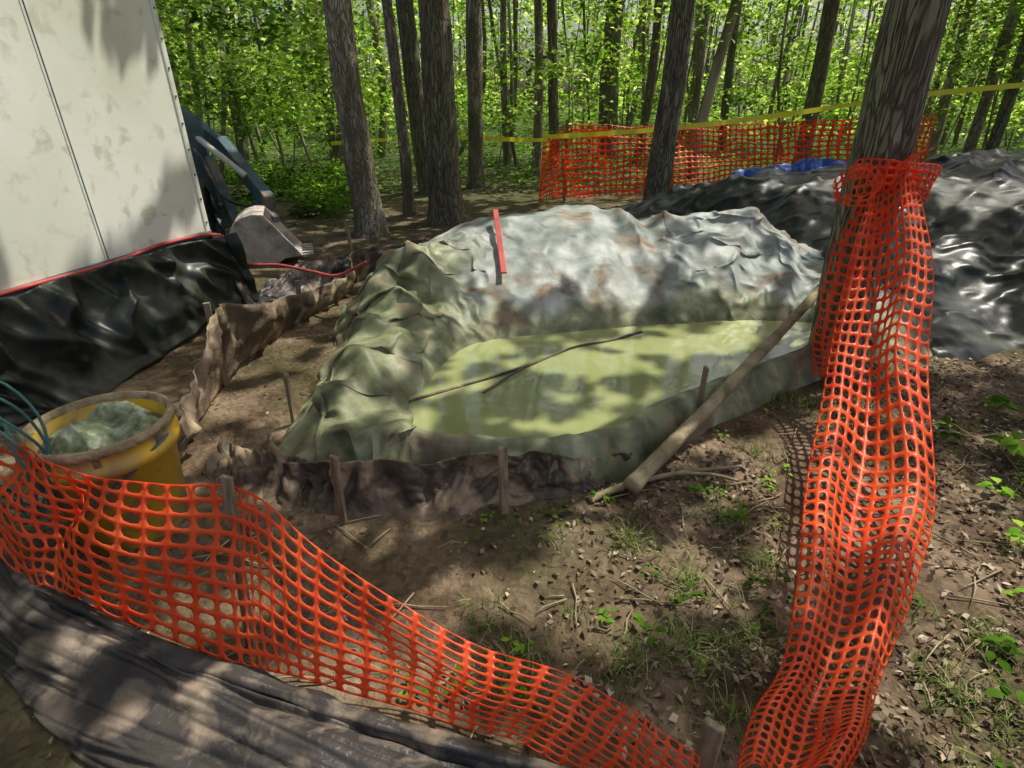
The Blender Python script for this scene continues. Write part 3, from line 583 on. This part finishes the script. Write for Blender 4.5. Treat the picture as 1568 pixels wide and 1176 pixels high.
wob=np.array([n3(a*5,b*5,3) for a,b in zip(gx,gy)]); 
for x,y,rx,ry in SPg:
    d=((gx-x)/rx)**2+((gy-y)/ry)**2; keep&=~(d<1.25+.8*wob)
nat=np.array([fbm(a*1.7,b*1.7,5,3) for a,b in zip(gx,gy)]); keep&=~(nat>.36)
gx,gy,z=gx[keep],gy[keep],z[keep]
C=np.stack([gx+kx*z,gy+ky*z,z],1)
tx=np.array([[t[1],t[2]] for t in tobj]); d=((C[:,None,:2]-tx[None])**2).sum(2); own=d.argmin(1)
for i,(e,_,_) in enumerate(tobj):
    c=C[own==i]
    if len(c)<60:
        a=np.empty((260,3)); a[:,0]=rng.normal(tobj[i][1],1.2,260); a[:,1]=rng.normal(tobj[i][2],1.2,260); a[:,2]=rng.uniform(6,9.5,260); c=np.concatenate([c,a])
    leaves('shade_crown',c,rng.uniform(.14,.24,len(c)),rng.uniform(.11,.16,len(c)),.35,m_leafd,e)
# ------------------------------------------------------------------ forest foliage
def sprays(ns,per,ylo,yhi,zf,xlim=1.08,yp=1.0):
    out=[];Ls=[]
    for _ in range(ns):
        y=ylo+(yhi-ylo)*random.random()**yp; x=random.uniform(-xlim,xlim)*y; z=zf(y)
        if n3(x*.35,y*.2,z*.5)<-.12: continue
        R=random.uniform(.35,1.1)*(1+y*.012); m=int(per*random.uniform(.5,1.4))
        a=rng.uniform(0,6.28,m); r=R*np.sqrt(rng.random(m)); tilt=rng.normal(0,.25,2)
        px=x+r*np.cos(a); py=y+r*np.sin(a); pz=z+tilt[0]*(px-x)+tilt[1]*(py-y)+rng.normal(0,.10,m)
        out.append(np.stack([px,py,pz],1)); Ls.append(np.full(m,.075+.0045*y)*rng.uniform(.7,1.3,m))
    return np.concatenate(out),np.concatenate(Ls)
C1,L1=sprays(1500,60,11,25,lambda y:random.uniform(.9,1.8+.2*y))
C2,L2=sprays(1800,60,24,48,lambda y:random.uniform(.5,2.0+.2*y))
Cl,Ll=sprays(480,80,8.5,13,lambda y:random.uniform(1.2,3.4))
mask=(Cl[:,0]<-2.6)|(Cl[:,0]>5.8); Cl,Ll=Cl[mask],Ll[mask]
nb=11000; Cb=np.stack([rng.uniform(-66,66,nb),rng.uniform(49,60,nb),.4+12.6*rng.random(nb)**1.4],1); Lb=rng.uniform(.4,.7,nb)
C=np.concatenate([C1,C2,Cl,Cb]); L=np.concatenate([L1,L2,Ll,Lb])
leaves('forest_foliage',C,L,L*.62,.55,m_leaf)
n=46000; y=8.2+26*rng.random(n)**1.3; x=rng.uniform(-1.1,1.1,n)*y
x2=rng.uniform(-9,-2.6,9000); y2=rng.uniform(6.6,12,9000); x=np.concatenate([x,x2]); y=np.concatenate([y,y2])
den=np.array([fbm(a*.7,b*.7,3,2) for a,b in zip(x,y)])
ok=(den>-.15)&~((x>-2.2)&(x<5.5)&(y<10.2))&~((x>-3.6)&(x<1.5)&(y<8.0))
x,y,den=x[ok],y[ok],den[ok]; zz=np.array([gz(a,b) for a,b in zip(x,y)])+rng.random(len(x))*(.12+.45*np.clip(den+.15,0,1))
L=rng.uniform(.05,.10,len(x))*(1+.03*y); leaves('undergrowth',np.stack([x,y,zz],1),L,L*.6,.4,m_plant)
# ------------------------------------------------------------------ litter, grass, sprouts, twigs
def inpool(x,y):
    return (x>-1.2)&(x<2.0)&(y>1.80+np.clip(x-.1,0,3)*.62)
def scatter(n,xl,xh,yl,yh,thr=-.2,f=1.2,z=5):
    x=rng.uniform(xl,xh,n); y=yl+(yh-yl)*rng.random(n)**1.3
    d=np.array([fbm(a*f,b*f,z,3) for a,b in zip(x,y)]); k=(d>thr)&~inpool(x,y)&(rng.random(n)<np.clip((x+.3)/1.3,.12,1)*np.where(x<-.3,2,1)); return x[k],y[k]
x,y=scatter(26000,-.2,4.5,.55,3.3,-.15); xa,ya=scatter(6000,-2.2,5,.55,4,-.5); xb,yb_=scatter(9000,-6,9,5.5,12,-.3); xc,yc=scatter(1500,-1.6,-.9,2.3,4.6,.0)
x=np.concatenate([x,xa,xb,xc]); y=np.concatenate([y,ya,yb_,yc])
zz=np.array([gz(a,b) for a,b in zip(x,y)])+.004+rng.random(len(x))*.012
L=rng.uniform(.010,.040,len(x))*(1+.12*np.clip(y-3,0,6)); leaves('leaf_litter',np.stack([x,y,zz],1),L,L*rng.uniform(.3,.7,len(x)),.5,m_litter)
V=[];F=[]
def tuft(cx,cy,nb,R,h):
    for _ in range(nb):
        a=random.uniform(0,6.28); r=R*random.random(); x=cx+r*math.cos(a); y=cy+r*math.sin(a); z=gz(x,y)
        hh=h*random.uniform(.5,1.2); b=random.uniform(0,6.28); lean=random.uniform(.3,1.1)*hh; w_=.0022
        px,py=math.cos(b+1.57)*w_,math.sin(b+1.57)*w_; o=len(V)
        for t in(0,.4,.75,1):
            cx_=x+math.cos(b)*lean*t*t; cy_=y+math.sin(b)*lean*t*t; cz=z+hh*(t-.35*t*t); k=(1-t)+.08
            V.append((cx_-px*k,cy_-py*k,cz)); V.append((cx_+px*k,cy_+py*k,cz))
        for i in range(3): F.append((o+2*i,o+2*i+1,o+2*i+3,o+2*i+2))
for cx,cy in [(.62,1.42),(.75,1.2),(.55,1.15),(.85,1.75),(.9,1.5),(.45,1.6),(1.25,1.0),(1.35,.85),(1.45,1.15),(1.1,.75),(.6,.95),(.35,1.1),(1.15,2.2),(-.1,1.2),(1.75,1.15),(.0,1.05),(1.6,.95),(1.5,2.75)]:
    tuft(cx,cy,random.randint(80,140),.13,.08)
for _ in range(110):
    x=random.uniform(-.4,2.8);y=random.uniform(.6,2.8)
    if not bool(inpool(np.array([x]),np.array([y]))[0]): tuft(x,y,random.randint(6,26),.06,.06)
mk('grass',V,F,m_grass,sm=False)
V=[];F=[]
def leafblade(p,d,l,wd,droop):
    d=Vector(d).normalized(); s=d.cross(Vector((0,0,1))).normalized(); o=len(V); prof=[(0,.05),(.2,.7),(.45,1),(.75,.65),(1,.02)]
    for t,ww in prof:
        c=p+d*l*t+Vector((0,0,-droop*l*t*t)); 
        V.extend([c-s*wd*ww*.5+Vector((0,0,.1*wd*ww)),c,c+s*wd*ww*.5+Vector((0,0,.1*wd*ww))])
    for i in range(4): a=o+3*i; F.append((a,a+1,a+4,a+3)); F.append((a+1,a+2,a+5,a+4))
def sprout(x,y,h,nl,l):
    p0=Vector((x,y,gz(x,y)))
    for k in range(nl):
        a=k*2.4+random.random(); hh=h*random.uniform(.4,1); p=p0+Vector((random.uniform(-.03,.03),random.uniform(-.03,.03),hh)); ll=l*random.uniform(.7,1.2)
        leafblade(p,(math.cos(a),math.sin(a),.25),ll,ll*.6,.4)
for x,y,h,nl,l in [(2.3,2.15,.12,9,.10),(2.45,2.0,.16,8,.11),(2.15,2.3,.1,7,.08),(1.45,1.1,.07,8,.05),(1.62,1.0,.08,8,.06),(1.38,.95,.06,6,.05),(.9,1.75,.07,8,.045),(.78,1.9,.05,7,.04),(.3,1.25,.05,9,.03),(.42,1.2,.05,7,.035),(.02,1.12,.05,8,.03),(-.15,1.02,.05,8,.03),(.6,1.35,.05,7,.03),(1.9,1.6,.09,8,.05),(2.0,1.85,.1,9,.06),(.35,1.85,.05,6,.03),(.0,1.0,.05,8,.03),(.95,1.0,.05,6,.03),(1.7,1.3,.06,8,.04),(2.6,2.6,.1,8,.08)]: sprout(x,y,h,nl,l)
for _ in range(110):
    x=random.uniform(-.3,2.8);y=random.uniform(.7,2.7)
    if not bool(inpool(np.array([x]),np.array([y]))[0]): sprout(x,y,.035,random.randint(3,6),random.uniform(.015,.032))
mk('sprout_plants',V,F,m_plant)
parts=[]
for _ in range(330):
    x=random.uniform(-1.3,3.2); y=random.uniform(.7,3.2)
    if bool(inpool(np.array([x]),np.array([y]))[0]): continue
    a=random.uniform(0,6.28); L=random.uniform(.04,.28); P=[]
    for t in(0,.33,.66,1): xx=x+math.cos(a)*L*t+random.uniform(-.008,.008); yy=y+math.sin(a)*L*t+random.uniform(-.008,.008); P.append((xx,yy,gz(xx,yy)+.008+.01*random.random()))
    parts.append(tube(P,[.0035,.003,.0025,.0015],5))
v,f=join(parts); mk('twigs',v,f,m_log)
